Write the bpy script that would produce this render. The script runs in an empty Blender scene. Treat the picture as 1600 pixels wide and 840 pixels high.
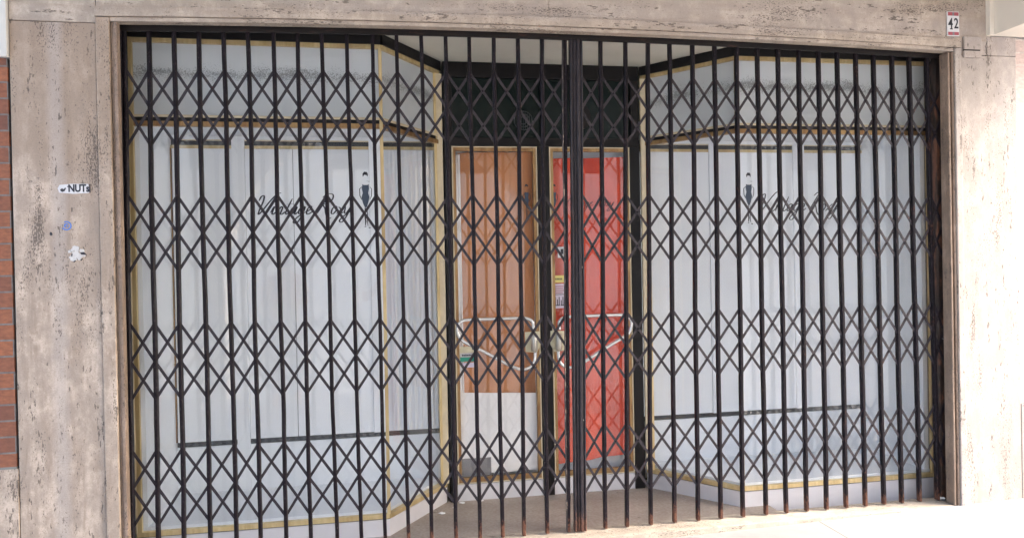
import bpy, bmesh, math, random
from mathutils import Vector, Matrix
R = math.radians
rnd = random.Random(42)
scene = bpy.context.scene
COL = scene.collection

# ------------------------------------------------------------------ camera
def cam_axes(yaw, pitch, roll):
    Y = Matrix.Rotation(yaw, 3, 'Z'); P = Matrix.Rotation(pitch, 3, 'X'); Q = Matrix.Rotation(roll, 3, 'Y')
    return Y @ P @ Q
ax = cam_axes(R(-9.857), R(-0.366), R(1.103))
cd = bpy.data.cameras.new('camera'); cam = bpy.data.objects.new('camera', cd); COL.objects.link(cam)
m3 = Matrix((ax.col[0], ax.col[2], -ax.col[1])).transposed()
cam.matrix_world = Matrix.Translation((1.119, -3.815, 1.463)) @ m3.to_4x4()
cd.sensor_width = 36; cd.lens = 1155 / 1600 * 36; cd.clip_start = 0.05; cd.clip_end = 500
scene.camera = cam

# ------------------------------------------------------------------ light
SUN_EL, SUN_AZ = R(38), R(100)          # azimuth clockwise from +Y
world = bpy.data.worlds.new('World'); scene.world = world; world.use_nodes = True
wn = world.node_tree; bg = wn.nodes['Background']
sky = wn.nodes.new('ShaderNodeTexSky'); sky.sky_type = 'NISHITA'; sky.sun_disc = False
sky.sun_elevation = SUN_EL; sky.sun_rotation = SUN_AZ; sky.air_density = 1.0; sky.dust_density = 5.0; sky.ozone_density = 1.0
wn.links.new(sky.outputs[0], bg.inputs[0]); bg.inputs[1].default_value = 0.15
sl = bpy.data.lights.new('sun', 'SUN'); sl.energy = .5; sl.angle = R(30); sl.color = (1, .985, .96)
sun = bpy.data.objects.new('sun', sl); COL.objects.link(sun)
sd = Vector((math.sin(SUN_AZ) * math.cos(SUN_EL), math.cos(SUN_AZ) * math.cos(SUN_EL), math.sin(SUN_EL)))
sun.rotation_euler = sd.to_track_quat('Z', 'Y').to_euler()
scene.view_settings.view_transform = 'Standard'; scene.view_settings.look = 'None'
scene.view_settings.gamma = 1; scene.view_settings.use_curve_mapping = False
scene.view_settings.exposure = 3.1
scene.cycles.use_denoising = True
scene.cycles.max_bounces = 12; scene.cycles.transparent_max_bounces = 16
scene.cycles.diffuse_bounces = 6

# ------------------------------------------------------------------ material helpers
class NT:
    def __init__(s, name):
        s.m = bpy.data.materials.new(name); s.m.use_nodes = True; s.t = s.m.node_tree; s.n = s.t.nodes
        s.b = s.n['Principled BSDF']; s.out = s.n['Material Output']
        s.pos = s.n.new('ShaderNodeNewGeometry').outputs['Position']
    def L(s, a, b): s.t.links.new(a, b)
    def map(s, sc, loc=(0, 0, 0), src=None):
        n = s.n.new('ShaderNodeMapping'); s.L(src or s.pos, n.inputs[0]); n.inputs['Scale'].default_value = sc; n.inputs['Location'].default_value = loc
        return n.outputs[0]
    def noise(s, sc=(1, 1, 1), scale=1., detail=4., rough=.55, loc=(0, 0, 0), src=None, dist=0.):
        n = s.n.new('ShaderNodeTexNoise'); s.L(s.map(sc, loc, src), n.inputs['Vector'])
        n.inputs['Scale'].default_value = scale; n.inputs['Detail'].default_value = detail; n.inputs['Roughness'].default_value = rough
        n.inputs['Distortion'].default_value = dist
        return n.outputs['Fac']
    def ramp(s, f, stops, interp='LINEAR'):
        n = s.n.new('ShaderNodeValToRGB'); s.L(f, n.inputs[0]); r = n.color_ramp; r.interpolation = interp
        while len(r.elements) < len(stops): r.elements.new(.5)
        for e, (p, c) in zip(r.elements, stops):
            e.position = p; e.color = (c, c, c, 1) if isinstance(c, (int, float)) else (*c, 1)
        return n.outputs[0]
    def mix(s, f, a, b, mode='MIX'):
        n = s.n.new('ShaderNodeMix'); n.data_type = 'RGBA'; n.blend_type = mode
        for i, v in ((0, f), (6, a), (7, b)):
            if isinstance(v, (int, float)): n.inputs[i].default_value = v if i == 0 else (v, v, v, 1)
            elif isinstance(v, tuple): n.inputs[i].default_value = (*v, 1)
            else: s.L(v, n.inputs[i])
        return n.outputs[2]
    def math(s, op, a, b=0.):
        n = s.n.new('ShaderNodeMath'); n.operation = op; n.use_clamp = False
        for i, v in ((0, a), (1, b)):
            if isinstance(v, (int, float)): n.inputs[i].default_value = v
            else: s.L(v, n.inputs[i])
        return n.outputs[0]
    def sep(s, src=None):
        n = s.n.new('ShaderNodeSeparateXYZ'); s.L(src or s.pos, n.inputs[0]); return n.outputs
    def range(s, v, a, b, c=0., d=1.):
        n = s.n.new('ShaderNodeMapRange'); s.L(v, n.inputs[0])
        for i, q in zip((1, 2, 3, 4), (a, b, c, d)): n.inputs[i].default_value = q
        return n.outputs[0]
    def bump(s, h, strength=.3, dist=.004, prev=None):
        n = s.n.new('ShaderNodeBump'); n.inputs['Strength'].default_value = strength; n.inputs['Distance'].default_value = dist
        s.L(h, n.inputs['Height'])
        if prev: s.L(prev, n.inputs['Normal'])
        s.L(n.outputs[0], s.b.inputs['Normal']); return n.outputs[0]
    def col(s, c):
        if isinstance(c, tuple): s.b.inputs['Base Color'].default_value = (*c, 1)
        else: s.L(c, s.b.inputs['Base Color'])
    def set(s, rough=None, metal=None, spec=None):
        if rough is not None:
            if isinstance(rough, (int, float)): s.b.inputs['Roughness'].default_value = rough
            else: s.L(rough, s.b.inputs['Roughness'])
        if metal is not None: s.b.inputs['Metallic'].default_value = metal
        if spec is not None: s.b.inputs['Specular IOR Level'].default_value = spec

def travertine(name, grain, base, mid, dark, seed=0., pitty=1.0, lilac=0., patina=False):
    t = NT(name); g = {'z': (1, 1, .15), 'x': (.15, 1, 1)}[grain]
    def sc(k): return tuple(k * q for q in g)
    v = t.noise(sc(15), 1, 6, .65, (seed, seed * 2, seed * 3), dist=.4)
    c = t.ramp(v, [(.30, dark), (.47, mid), (.62, base)])
    blot = t.noise((13, 13, 9), 1, 7, .72, (seed + 2, 6, 2))
    c = t.mix(t.ramp(blot, [(.42, .75), (.56, 0.)]), c, tuple(q * .70 + .02 for q in mid))
    c = t.mix(t.ramp(blot, [(.55, 0.), (.68, .6)]), c, tuple(min(.8, q * 1.15 + .03) for q in base))
    cl = t.noise((2.2, 2.2, 1.6), 1, 4, .6, (seed + 5, 1, 2))
    c = t.mix(t.ramp(cl, [(.4, 0.), (.68, .55)]), c, tuple(q * .80 for q in mid))
    if lilac:
        lv = t.noise(sc(5), 1, 2, .5, (seed + 11, 3, 4))
        c = t.mix(t.ramp(lv, [(.52, 0.), (.62, lilac)]), c, (.37, .345, .36))
    if patina:      # brown weathered upper part, scrubbed paler below; one grey-lilac vein runs down the slab
        x, y, z = t.sep(); wob = t.noise((3, 3, 1.2), 1, 4, .6, (8, 8, 8))
        rg = t.range(t.math('ADD', z, t.math('MULTIPLY', wob, .35)), 2.06, 2.20); n = t.n.new('ShaderNodeClamp'); t.L(rg, n.inputs[0])
        c = t.mix(t.math('MULTIPLY', n.outputs[0], .62), c, (.30, .225, .165))
        xv = t.math('ABSOLUTE', t.math('SUBTRACT', x, t.math('ADD', -.352, t.math('MULTIPLY', t.math('SUBTRACT', wob, .5), .05))))
        rg = t.range(xv, .045, .012); n = t.n.new('ShaderNodeClamp'); t.L(rg, n.inputs[0])
        c = t.mix(t.math('MULTIPLY', n.outputs[0], .45), c, (.46, .41, .38))
    fine = t.noise((160, 160, 160), 1, 3, .6)
    c = t.mix(t.ramp(fine, [(.35, .22), (.6, 0.)]), c, tuple(q * .62 for q in dark))
    # pits clustered along the veins
    pits = t.noise(tuple(k * q for k, q in zip((190, 190, 190), {'z': (1, 1, .42), 'x': (.42, 1, 1)}[grain])), 1, 3, .6, (seed, 0, 7))
    clus = t.noise(sc(11), 1, 4, .65, (seed + 20, 9, 4))
    big = t.noise(tuple(k * q for k, q in zip((70, 70, 70), {'z': (1, 1, .33), 'x': (.33, 1, 1)}[grain])), 1, 4, .7, (seed, 5, 7))
    cl2 = t.noise(sc(22), 1, 5, .7, (seed + 33, 2, 8))
    def thr(a, k, lo):
        q = t.range(t.math('ADD', a, t.math('MULTIPLY', t.math('SUBTRACT', k, .5), pitty * .9)), lo, lo + .035)
        n = t.n.new('ShaderNodeClamp'); t.L(q, n.inputs[0]); return n.outputs[0]
    pm = t.math('MAXIMUM', thr(pits, clus, .645), thr(big, cl2, .645))
    c = t.mix(t.math('MULTIPLY', pm, .75), c, (.075, .058, .048))
    t.col(c); t.set(rough=.62, spec=.35)
    h = t.math('SUBTRACT', t.math('MULTIPLY', fine, .25), pm)
    t.bump(h, .45, .004)
    return t.m

M = {}
M['trav_v'] = travertine('travertine_vertical', 'z', (.58, .475, .385), (.46, .365, .29), (.27, .20, .145), 1.3, 1.0, 0., True)
M['trav_h'] = travertine('travertine_lintel', 'x', (.50, .425, .355), (.43, .355, .29), (.31, .245, .195), 4.1, 1.05, .2)
M['trav_r'] = travertine('travertine_right', 'z', (.47, .41, .37), (.42, .365, .33), (.33, .28, .24), 7.7, 1.0, .2)
M['trav_step'] = travertine('travertine_step', 'z', (.36, .27, .21), (.25, .18, .135), (.17, .115, .08), 2.7, .9)
M['sill'] = travertine('threshold_stone', 'x', (.50, .445, .37), (.46, .40, .33), (.38, .32, .26), 9.1, .8)

def simple(name, c, rough=.5, metal=0., spec=.5, var=.12, sc=14., bump=.0):
    t = NT(name)
    nz = t.noise((sc, sc, sc), 1, 5, .6)
    t.col(t.mix(t.ramp(nz, [(.3, 1.), (.7, 0.)]), c, tuple(max(0, q * (1 - var)) for q in c)))
    t.set(rough, metal, spec)
    if bump: t.bump(t.noise((sc * 6,) * 3, 1, 4, .6), bump, .002)
    return t.m

def gate_paint(name='gate_paint', k=1., sp=.14):
    t = NT(name); x, y, z = t.sep()
    chips = t.noise((150, 150, 60), 1, 4, .65); big = t.noise((7, 7, 5), 1, 4, .6)
    c = t.ramp(t.noise((40, 40, 14), 1, 4, .6), [(.3, (.004, .0025, .004)), (.7, (.013, .009, .013))])
    if k > 1: c = t.ramp(t.noise((40, 40, 14), 1, 4, .6), [(.3, (.012, .009, .012)), (.7, (.034, .027, .033))])
    c = t.mix(t.ramp(chips, [(.58, 0.), (.68, .6)]), c, (.085, .072, .078))
    rustn = t.math('ADD', t.math('MULTIPLY', chips, .6), t.math('MULTIPLY', big, .6))
    foot = t.range(z, .17, .05, 0., .30); n = t.n.new('ShaderNodeClamp'); t.L(foot, n.inputs[0])
    rustn = t.math('ADD', rustn, n.outputs[0])
    right = t.range(x, 2.2, 4.6, 0., .05); n = t.n.new('ShaderNodeClamp'); t.L(right, n.inputs[0])
    rustn = t.math('ADD', rustn, n.outputs[0])
    rm = t.ramp(rustn, [(.74, 0.), (.84, .8)])
    rc = t.ramp(t.noise((60, 60, 60), 1, 3, .6), [(.3, (.06, .025, .018)), (.7, (.18, .085, .055))])
    c = t.mix(rm, c, rc)
    t.col(c); t.set(rough=t.range(big, .3, .7, .38, .6), spec=sp)
    t.bump(t.noise((70, 70, 35), 1, 4, .6), .35, .003)
    return t.m
M['gate'] = gate_paint()
M['strap'] = gate_paint('strap_paint', 2., .3)
M['jamb_rust'] = None
t = NT('rusty_jamb'); nz = t.noise((18, 18, 5), 1, 6, .65)
t.col(t.ramp(nz, [(.35, (.015, .011, .011)), (.52, (.05, .03, .024)), (.62, (.20, .085, .05)), (.75, (.10, .045, .03))])); t.set(.6); t.bump(nz, .4, .004); M['jamb_rust'] = t.m
t = NT('track_paint'); nz = t.noise((8, 20, 40), 1, 5, .65)
t.col(t.ramp(nz, [(.35, (.005, .0035, .0035)), (.6, (.012, .008, .007)), (.74, (.07, .03, .02))])); t.set(.5, spec=.3); M['track'] = t.m
M['black'] = simple('black_frame', (.006, .004, .004), .45, spec=.3, var=.5)
M['black_strip'] = simple('black_header', (.009, .008, .009), .5, spec=.3, var=.4)

def brass():
    t = NT('brass'); nz = t.noise((30, 30, 4), 1, 5, .65); b = t.noise((4, 4, 2), 1, 4, .6, (3, 3, 3))
    c = t.ramp(nz, [(.3, (.58, .43, .19)), (.7, (.80, .66, .38))])
    c = t.mix(t.ramp(b, [(.45, 0.), (.7, .6)]), c, (.36, .22, .09))
    t.col(c); t.set(.38, .45); t.bump(nz, .15, .002); return t.m
M['brass'] = brass()
t = NT('brass_dark'); nz = t.noise((20, 20, 5), 1, 5, .65)
t.col(t.ramp(nz, [(.35, (.26, .13, .055)), (.65, (.46, .31, .14))])); t.set(.42, .6); M['brass_dark'] = t.m
M['cream_strip'] = simple('cream_strip', (.72, .62, .43), .45, var=.15, sc=20)

def glass(name, ior=1.7, tint=(1, 1, 1), dirt=.05, wav=.0):
    t = NT(name); t.n.remove(t.b)
    tr = t.n.new('ShaderNodeBsdfTransparent'); tr.inputs[0].default_value = (*tint, 1)
    gl = t.n.new('ShaderNodeBsdfGlossy'); gl.inputs['Roughness'].default_value = .0
    fr = t.n.new('ShaderNodeFresnel'); gb = t.n.new('ShaderNodeNewGeometry'); t.L(t.range(gb.outputs['Backfacing'], 0, 1, ior, 1 / ior), fr.inputs['IOR'])   # thin pane: same reflectance from both sides
    if wav:
        bn = t.n.new('ShaderNodeBump'); bn.inputs['Strength'].default_value = wav; bn.inputs['Distance'].default_value = .002
        t.L(t.noise((3, 3, 3), 1, 2, .5), bn.inputs['Height']); t.L(bn.outputs[0], gl.inputs['Normal'])
    mx = t.n.new('ShaderNodeMixShader'); t.L(fr.outputs[0], mx.inputs[0]); t.L(tr.outputs[0], mx.inputs[1]); t.L(gl.outputs[0], mx.inputs[2])
    df = t.n.new('ShaderNodeBsdfDiffuse'); df.inputs[0].default_value = (.80, .82, .83, 1)
    m2 = t.n.new('ShaderNodeMixShader')
    d = t.ramp(t.noise((1.2, 1.2, .8), 1, 2, .4), [(.3, dirt * .8), (.7, dirt * 1.2)])
    t.L(d, m2.inputs[0]); t.L(mx.outputs[0], m2.inputs[1]); t.L(df.outputs[0], m2.inputs[2]); t.L(m2.outputs[0], t.out.inputs[0])
    return t.m
M['glass'] = glass('window_glass', 1.8, (1, 1, 1), .07, 0)
M['door_glass'] = glass('door_glass', 1.85, (1, 1, 1), .03, 0)

t = NT('frosted_pane'); x, y, z = t.sep()     # milky upper panes with black mould specks along one line
sp = t.noise((190, 190, 190), 1, 3, .6); cl = t.noise((5, 5, 9), 1, 4, .6)
band = t.range(t.math('ABSOLUTE', t.math('SUBTRACT', z, t.math('ADD', 2.462, t.math('MULTIPLY', t.math('SUBTRACT', cl, .5), .10)))), .0, .075, .27, 0.)
n = t.n.new('ShaderNodeClamp'); t.L(band, n.inputs[0])
s_ = t.math('ADD', t.math('ADD', sp, n.outputs[0]), t.math('MULTIPLY', t.math('SUBTRACT', cl, .5), .35))
sm = t.ramp(s_, [(.73, 0.), (.765, .75)])
c = t.ramp(t.noise((3, 3, 2), 1, 4, .6), [(.3, (.74, .78, .79)), (.7, (.84, .87, .89))])
t.col(t.mix(sm, c, (.03, .035, .035))); t.set(.22, 0, .5)
tl = t.n.new('ShaderNodeBsdfTranslucent'); tl.inputs[0].default_value = (.8, .85, .86, 1); mx = t.n.new('ShaderNodeMixShader'); mx.inputs[0].default_value = .35
t.L(t.b.outputs[0], mx.inputs[1]); t.L(tl.outputs[0], mx.inputs[2]); t.L(mx.outputs[0], t.out.inputs[0]); M['frost'] = t.m

M['plinth'] = simple('plinth_marble', (.70, .68, .69), .35, var=.12, sc=5)
t = NT('recess_floor'); a = t.noise((5, 5, 5), 1, 6, .65); b = t.noise((60, 60, 60), 1, 3, .6); d = t.noise((11, 16, 11), 1, 4, .6, (4, 4, 4))
c = t.ramp(a, [(.3, (.33, .285, .245)), (.7, (.47, .41, .36))]); c = t.mix(t.ramp(b, [(.4, .3), (.6, 0.)]), c, (.22, .16, .12))
c = t.mix(t.ramp(d, [(.68, 0.), (.74, .7)]), c, (.10, .075, .06)); t.col(c); t.set(.75); t.bump(b, .25, .003); M['floor'] = t.m
t = NT('pavement_stone'); a = t.noise((3, 3, 3), 1, 6, .65); b = t.noise((140, 140, 140), 1, 3, .6)
c = t.ramp(a, [(.3, (.23, .23, .232)), (.7, (.32, .32, .322))]); c = t.mix(t.ramp(b, [(.36, .4), (.5, 0.)]), c, (.30, .28, .27)); 
br = t.n.new('ShaderNodeTexBrick'); t.L(t.map((1, 1, 1)), br.inputs['Vector']); br.inputs['Scale'].default_value = 1.0
br.inputs['Brick Width'].default_value = 1.15; br.inputs['Row Height'].default_value = .62; br.inputs['Mortar Size'].default_value = .004
br.inputs['Color1'].default_value = br.inputs['Color2'].default_value = (1, 1, 1, 1); br.inputs['Mortar'].default_value = (.45, .43, .41, 1)
gr = t.noise((38, 38, 38), 1, 5, .7, (6, 6, 6)); c = t.mix(t.ramp(gr, [(.66, 0.), (.72, .55)]), c, (.13, .12, .11)); c = t.mix(1., c, br.outputs['Color'], 'MULTIPLY'); t.col(c); t.set(.6); t.bump(b, .15, .002); M['pave'] = t.m
M['asphalt'] = simple('asphalt', (.07, .07, .07), .85, sc=40)
M['plaster'] = simple('white_plaster', (.60, .59, .55), .8, var=.06, sc=3, bump=.1)
M['beam'] = simple('beam_plaster', (.72, .67, .59), .8, var=.08, sc=3, bump=.1)
M['ceil'] = simple('recess_ceiling', (.74, .73, .64), .6, var=.1, sc=4)
M['portico'] = simple('portico_plaster', (.78, .74, .67), .8, var=.06, sc=2)
M['white_panel'] = simple('display_panel', (.87, .91, .945), .6, var=.03, sc=3)
M['white_wall'] = simple('display_wall', (.85, .89, .925), .6, var=.03, sc=3)
M['display_floor'] = simple('display_floor', (.80, .85, .90), .25, var=.06, sc=4)
M['gap'] = simple('dark_gap', (.010, .013, .015), .5, var=.4, sc=20)
M['chrome'] = simple('polished_tube', (.86, .86, .84), .22, .55)
M['vinyl'] = simple('black_vinyl', (.02, .02, .03), .5)
M['navy'] = simple('navy_vinyl', (.035, .055, .09), .5)
M['skinink'] = simple('pale_vinyl', (.75, .66, .62), .5)
M['white_paint'] = simple('white_enamel', (.66, .66, .67), .35)
M['red_ink'] = simple('red_ink', (.36, .08, .10), .4)
M['blue_ink'] = simple('blue_ink', (.10, .22, .60), .5, var=.2, sc=120)
M['yellow'] = simple('yellow_label', (.78, .66, .22), .5)
M['green_ink'] = simple('green_ink', (.02, .30, .20), .5)
M['pink_label'] = simple('pink_label', (.70, .62, .72), .5)
M['paper_white'] = simple('white_paper', (.88, .87, .86), .8, var=.06, sc=9)
M['grey_card'] = simple('grey_card', (.20, .20, .21), .7)
M['cream'] = simple('cream_lock', (.72, .66, .46), .4)
M['lockmetal'] = simple('lock_metal', (.60, .57, .50), .35, .5)
M['darkgreen'] = simple('dark_transom_glass', (.006, .014, .012), .25, spec=.25, var=.3)
def paper(name, c1, c2):
    t = NT(name); a = t.noise((5, 5, .9), 1, 4, .6, dist=.6); b = t.noise((2, 2, 2.2), 1, 5, .65, (2, 2, 2))
    c = t.ramp(a, [(.32, c2), (.6, c1)]); c = t.mix(t.ramp(b, [(.4, 0.), (.75, .35)]), c, tuple(q * .7 for q in c1))
    t.col(c); t.set(.6); t.bump(t.math('ADD', a, t.math('MULTIPLY', b, .5)), .5, .02); return t.m
M['brown_paper'] = paper('brown_paper', (.60, .24, .08), (.48, .18, .055))
M['red_paper'] = paper('red_paper', (.78, .065, .010), (.60, .036, .007))

def brick(name, c1, c2, mort):
    t = NT(name); x, y, z = t.sep(); cb = t.n.new('ShaderNodeCombineXYZ'); t.L(x, cb.inputs[0]); t.L(z, cb.inputs[1])
    mp = t.n.new('ShaderNodeMapping'); t.L(cb.outputs[0], mp.inputs[0]); mp.inputs['Location'].default_value = (.553, .016, 0)
    br = t.n.new('ShaderNodeTexBrick'); t.L(mp.outputs[0], br.inputs['Vector']); br.inputs['Scale'].default_value = 1
    br.inputs['Brick Width'].default_value = .25; br.inputs['Row Height'].default_value = .0735; br.inputs['Mortar Size'].default_value = .0042
    br.inputs['Mortar Smooth'].default_value = .15; br.inputs['Bias'].default_value = 0.
    br.inputs['Color1'].default_value = (*c1, 1); br.inputs['Color2'].default_value = (*c2, 1); br.inputs['Mortar'].default_value = (*mort, 1)
    nz = t.noise((30, 30, 60), 1, 5, .65)
    c = t.mix(t.ramp(nz, [(.35, .45), (.65, 0.)]), br.outputs['Color'], tuple(q * .5 for q in c2)); t.col(c); t.set(.8)
    h = t.math('ADD', t.math('MULTIPLY', t.math('SUBTRACT', 1., br.outputs['Fac']), 1.), t.math('MULTIPLY', nz, .3)); t.bump(h, .7, .006); return t.m
M['brick'] = brick('brick', (.34, .125, .06), (.17, .072, .05), (.20, .19, .18))
M['brick_overlit'] = brick('overlit_brick', (.60, .47, .43), (.57, .47, .42), (.60, .54, .50))  # overexposure of the brick put into its colour as pale pink

# ------------------------------------------------------------------ geometry helpers
def new_obj(name, bm, mat, parent=None, smooth=False):
    me = bpy.data.meshes.new(name); bmesh.ops.recalc_face_normals(bm, faces=bm.faces); bm.to_mesh(me); bm.free()
    if smooth:
        for p in me.polygons: p.use_smooth = True
    for q in (mat if isinstance(mat, (list, tuple)) else [mat]): me.materials.append(q)
    o = bpy.data.objects.new(name, me); COL.objects.link(o)
    if parent: o.parent = parent; o.matrix_parent_inverse = Matrix.Translation(-Vector(parent.location))
    return o
def box(bm, x0, x1, y0, y1, z0, z1, bev=0., mi=0):
    r = bmesh.ops.create_cube(bm, size=1)
    vs = r['verts']
    for v in vs:
        v.co = Vector((x0 + (v.co.x + .5) * (x1 - x0), y0 + (v.co.y + .5) * (y1 - y0), z0 + (v.co.z + .5) * (z1 - z0)))
    fs = {f for v in vs for f in v.link_faces}
    for f in fs: f.material_index = mi
    if bev:
        es = {e for v in vs for e in v.link_edges}
        bmesh.ops.bevel(bm, geom=list(es), offset=bev, segments=2, affect='EDGES', profile=.6)
    return vs
def prism(bm, pts, h0, h1, axis='z', mi=0):
    """closed polygon pts (2D) extruded: axis z -> (x,y), axis y -> (x,z), axis x -> (y,z)"""
    def P(a, b, h): return {'z': (a, b, h), 'y': (a, h, b), 'x': (h, a, b)}[axis]
    lo = [bm.verts.new(P(a, b, h0)) for a, b in pts]; hi = [bm.verts.new(P(a, b, h1)) for a, b in pts]
    n = len(pts)
    fs = [bm.faces.new(lo), bm.faces.new(hi)] + [bm.faces.new((lo[i], lo[(i + 1) % n], hi[(i + 1) % n], hi[i])) for i in range(n)]
    for f in fs: f.material_index = mi
def tube(bm, pts, r, seg=10, closed=False):
    pts = [Vector(p) for p in pts]; rings = []
    n = len(pts)
    for i, p in enumerate(pts):
        a = pts[i - 1] if (i > 0 or closed) else p; b = pts[(i + 1) % n] if (i < n - 1 or closed) else p
        d = (b - a).normalized(); u = d.cross(Vector((0, 1, 0.01))).normalized(); w = d.cross(u)
        rr = r[i] if isinstance(r, (list, tuple)) else r
        rings.append([bm.verts.new(p + (u * math.cos(2 * math.pi * k / seg) + w * math.sin(2 * math.pi * k / seg)) * rr) for k in range(seg)])
    for i in range(n if closed else n - 1):
        A, B = rings[i], rings[(i + 1) % n]
        for k in range(seg): bm.faces.new((A[k], A[(k + 1) % seg], B[(k + 1) % seg], B[k]))
    if not closed: bm.faces.new(rings[0]); bm.faces.new(rings[-1])
def catmull(pts, k=8, closed=False):
    out = []; n = len(pts)
    for i in range(n if closed else n - 1):
        P = [pts[(i + j) % n] if closed else pts[min(max(i + j, 0), n - 1)] for j in (-1, 0, 1, 2)]
        for s in range(k):
            t_ = s / k
            out.append(tuple(.5 * (2 * b + (c - a) * t_ + (2 * a - 5 * b + 4 * c - d) * t_ ** 2 + (3 * b - a - 3 * c + d) * t_ ** 3) for a, b, c, d in zip(*P)))
    if not closed: out.append(tuple(pts[-1]))
    return out
def ribbon(bm, pts, w, y0, y1, taper=True):
    """flat stroke in the XZ plane"""
    L_, R_ = [], []; n = len(pts)
    for i, (x, z) in enumerate(pts):
        a = pts[max(i - 1, 0)]; b = pts[min(i + 1, n - 1)]; dx, dz = b[0] - a[0], b[1] - a[1]; l = math.hypot(dx, dz) or 1
        ww = w * (.55 + .75 * abs(dz / l)) * .5
        if taper: ww *= min(1, .35 + min(i, n - 1 - i) * .25)
        L_.append((x - dz / l * ww, z + dx / l * ww)); R_.append((x + dz / l * ww, z - dx / l * ww))
    for i in range(n - 1):
        v = [bm.verts.new((p[0], y, p[1])) for y in (y0, y1) for p in (L_[i], L_[i + 1], R_[i + 1], R_[i])]
        bm.faces.new(v[:4]); bm.faces.new(v[4:])
def empty(name, loc, label, cat, group=None):
    o = bpy.data.objects.new(name, None); COL.objects.link(o); o.location = loc; o.empty_display_size = .1
    o['label'] = label; o['category'] = cat
    if group: o['group'] = group
    bpy.context.view_layer.update(); return o
def tag(o, label, cat, group=None):
    o['label'] = label; o['category'] = cat
    if group: o['group'] = group
    return o
def part(name, mat, parent, fn, smooth=False, label=None):
    bm = bmesh.new(); fn(bm); o = new_obj(name, bm, mat, parent, smooth)
    if label: o['label'] = label
    return o
def child_under(o, parent):      # keep world placement
    o.parent = parent; o.matrix_parent_inverse = Matrix.Identity(4)
def struct(name, mat, fn):
    bm = bmesh.new(); fn(bm); o = new_obj(name, bm, mat); o['kind'] = 'structure'; return o
def cam_z(x): return .016 - .034 * ((x - 2.0) / 2.25) ** 2     # the old lintel is slightly cambered
def cambered(bm, x0, x1, y0, y1, z0, z1, n=16, top=True):
    lo = []; 
    for i in range(n + 1):
        x = x0 + (x1 - x0) * i / n; c = cam_z(x)
        lo.append([bm.verts.new((x, y, z)) for y, z in ((y0, z0 + c), (y1, z0 + c), (y1, z1 + (c if top else 0)), (y0, z1 + (c if top else 0)))])
    for i in range(n):
        for k in range(4): bm.faces.new((lo[i][k], lo[i][(k + 1) % 4], lo[i + 1][(k + 1) % 4], lo[i + 1][k]))
    bm.faces.new(lo[0]); bm.faces.new(lo[-1])

# ------------------------------------------------------------------ setting: ground
def gz(x): return max(-.05, min(.085, .0235 * (x - 2.62)))
def f_(bm):
    xs = [-60, -8, -2, .5] + [.5 + .5 * i for i in range(1, 12)] + [7, 12, 60]; ys = [-.098, -2, -5.6]
    rows = [[bm.verts.new((x, y, gz(x))) for x in xs] for y in ys]
    for a, b in zip(rows, rows[1:]):
        for i in range(len(xs) - 1): bm.faces.new((a[i], a[i + 1], b[i + 1], b[i]))
struct('pavement', M['pave'], f_)
def f_(bm):
    v = [bm.verts.new(p) for p in ((-200, -200, -.2), (200, -200, -.2), (200, -5.6, -.2), (-200, -5.6, -.2))]; bm.faces.new(v)
struct('street', M['pave'], f_)
struct('kerb', M['pave'], lambda bm: box(bm, -60, 60, -5.75, -5.6, -.2, -.04, .01))
struct('recess_floor', M['floor'], lambda bm: box(bm, 1.0, 3.3, .055, .80, -.02, .035))

def f_(bm):
    vs = box(bm, -.083, 4.296, -.105, .055, -.08, .036, .004)
    for v in bm.verts: v.co.z += .006 * (v.co.x - 2.2) / 2 
o = part('threshold', M['sill'], None, f_); o['kind'] = 'structure'

# ------------------------------------------------------------------ stone facade
fac = empty('stone_facade', (2.1, 0, 0), 'beige travertine wall surrounding the gated shopfront', 'wall')
W = -.10
part('pier_slab', M['trav_v'], fac, lambda bm: (box(bm, -.541, -.177, W, .3, -.1, 2.617, .003), box(bm, -.541, -.177, W, .3, -.1, 2.617) if False else None), label='vertical grained travertine slab of the left pier')
part('lintel_slab', M['trav_h'], fac, lambda bm: box(bm, -.541, -.1745, W, .3, 2.6195, 3.95, .003))
def f_(bm):
    cambered(bm, -.172, 1.982, W, .3, 2.712, 3.95, 10, False)
part('lintel_slab', M['trav_h'], fac, f_)
def f_(bm):
    cambered(bm, 1.9845, 4.5505, W, .3, 2.712, 3.95, 10, False)
part('lintel_slab', M['trav_h'], fac, f_)
def f_(bm): cambered(bm, -.1765, 4.376, W - .012, -.06, 2.664, 2.709, 20)
part('head_moulding', M['trav_h'], fac, f_)
def f_(bm): cambered(bm, -.1135, 4.333, W - .002, -.05, 2.643, 2.6615, 20)
part('head_moulding', M['trav_h'], fac, f_)
part('jamb_moulding', M['trav_v'], fac, lambda bm: box(bm, -.1745, -.1145, W - .010, -.055, -.1, 2.646, .005))
def f_(bm):
    box(bm, -.1125, -.101, W + .006, -.06, -.1, 2.628, .003); box(bm, -.100, -.083, W - .002, -.06, -.1, 2.628, .004)
part('jamb_moulding', M['trav_step'], fac, f_, label='brown stained inner moulding of the left jamb')
part('jamb_moulding', M['trav_r'], fac, lambda bm: box(bm, 4.337, 4.376, W - .010, -.055, -.1, 2.641, .005))
def f_(bm):
    box(bm, 4.297, 4.309, W - .002, -.035, -.1, 2.620, .006); box(bm, 4.310, 4.321, W + .010, -.035, -.1, 2.620, .004); box(bm, 4.322, 4.335, W - .001, -.035, -.1, 2.620, .005)
part('jamb_moulding', M['trav_step'], fac, f_, label='brown stained inner moulding of the right jamb')
part('pier_slab', M['trav_r'], fac, lambda bm: box(bm, 4.379, 4.744, W, .3, -.1, 2.604, .003), label='pale travertine slab of the right pier')
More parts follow.
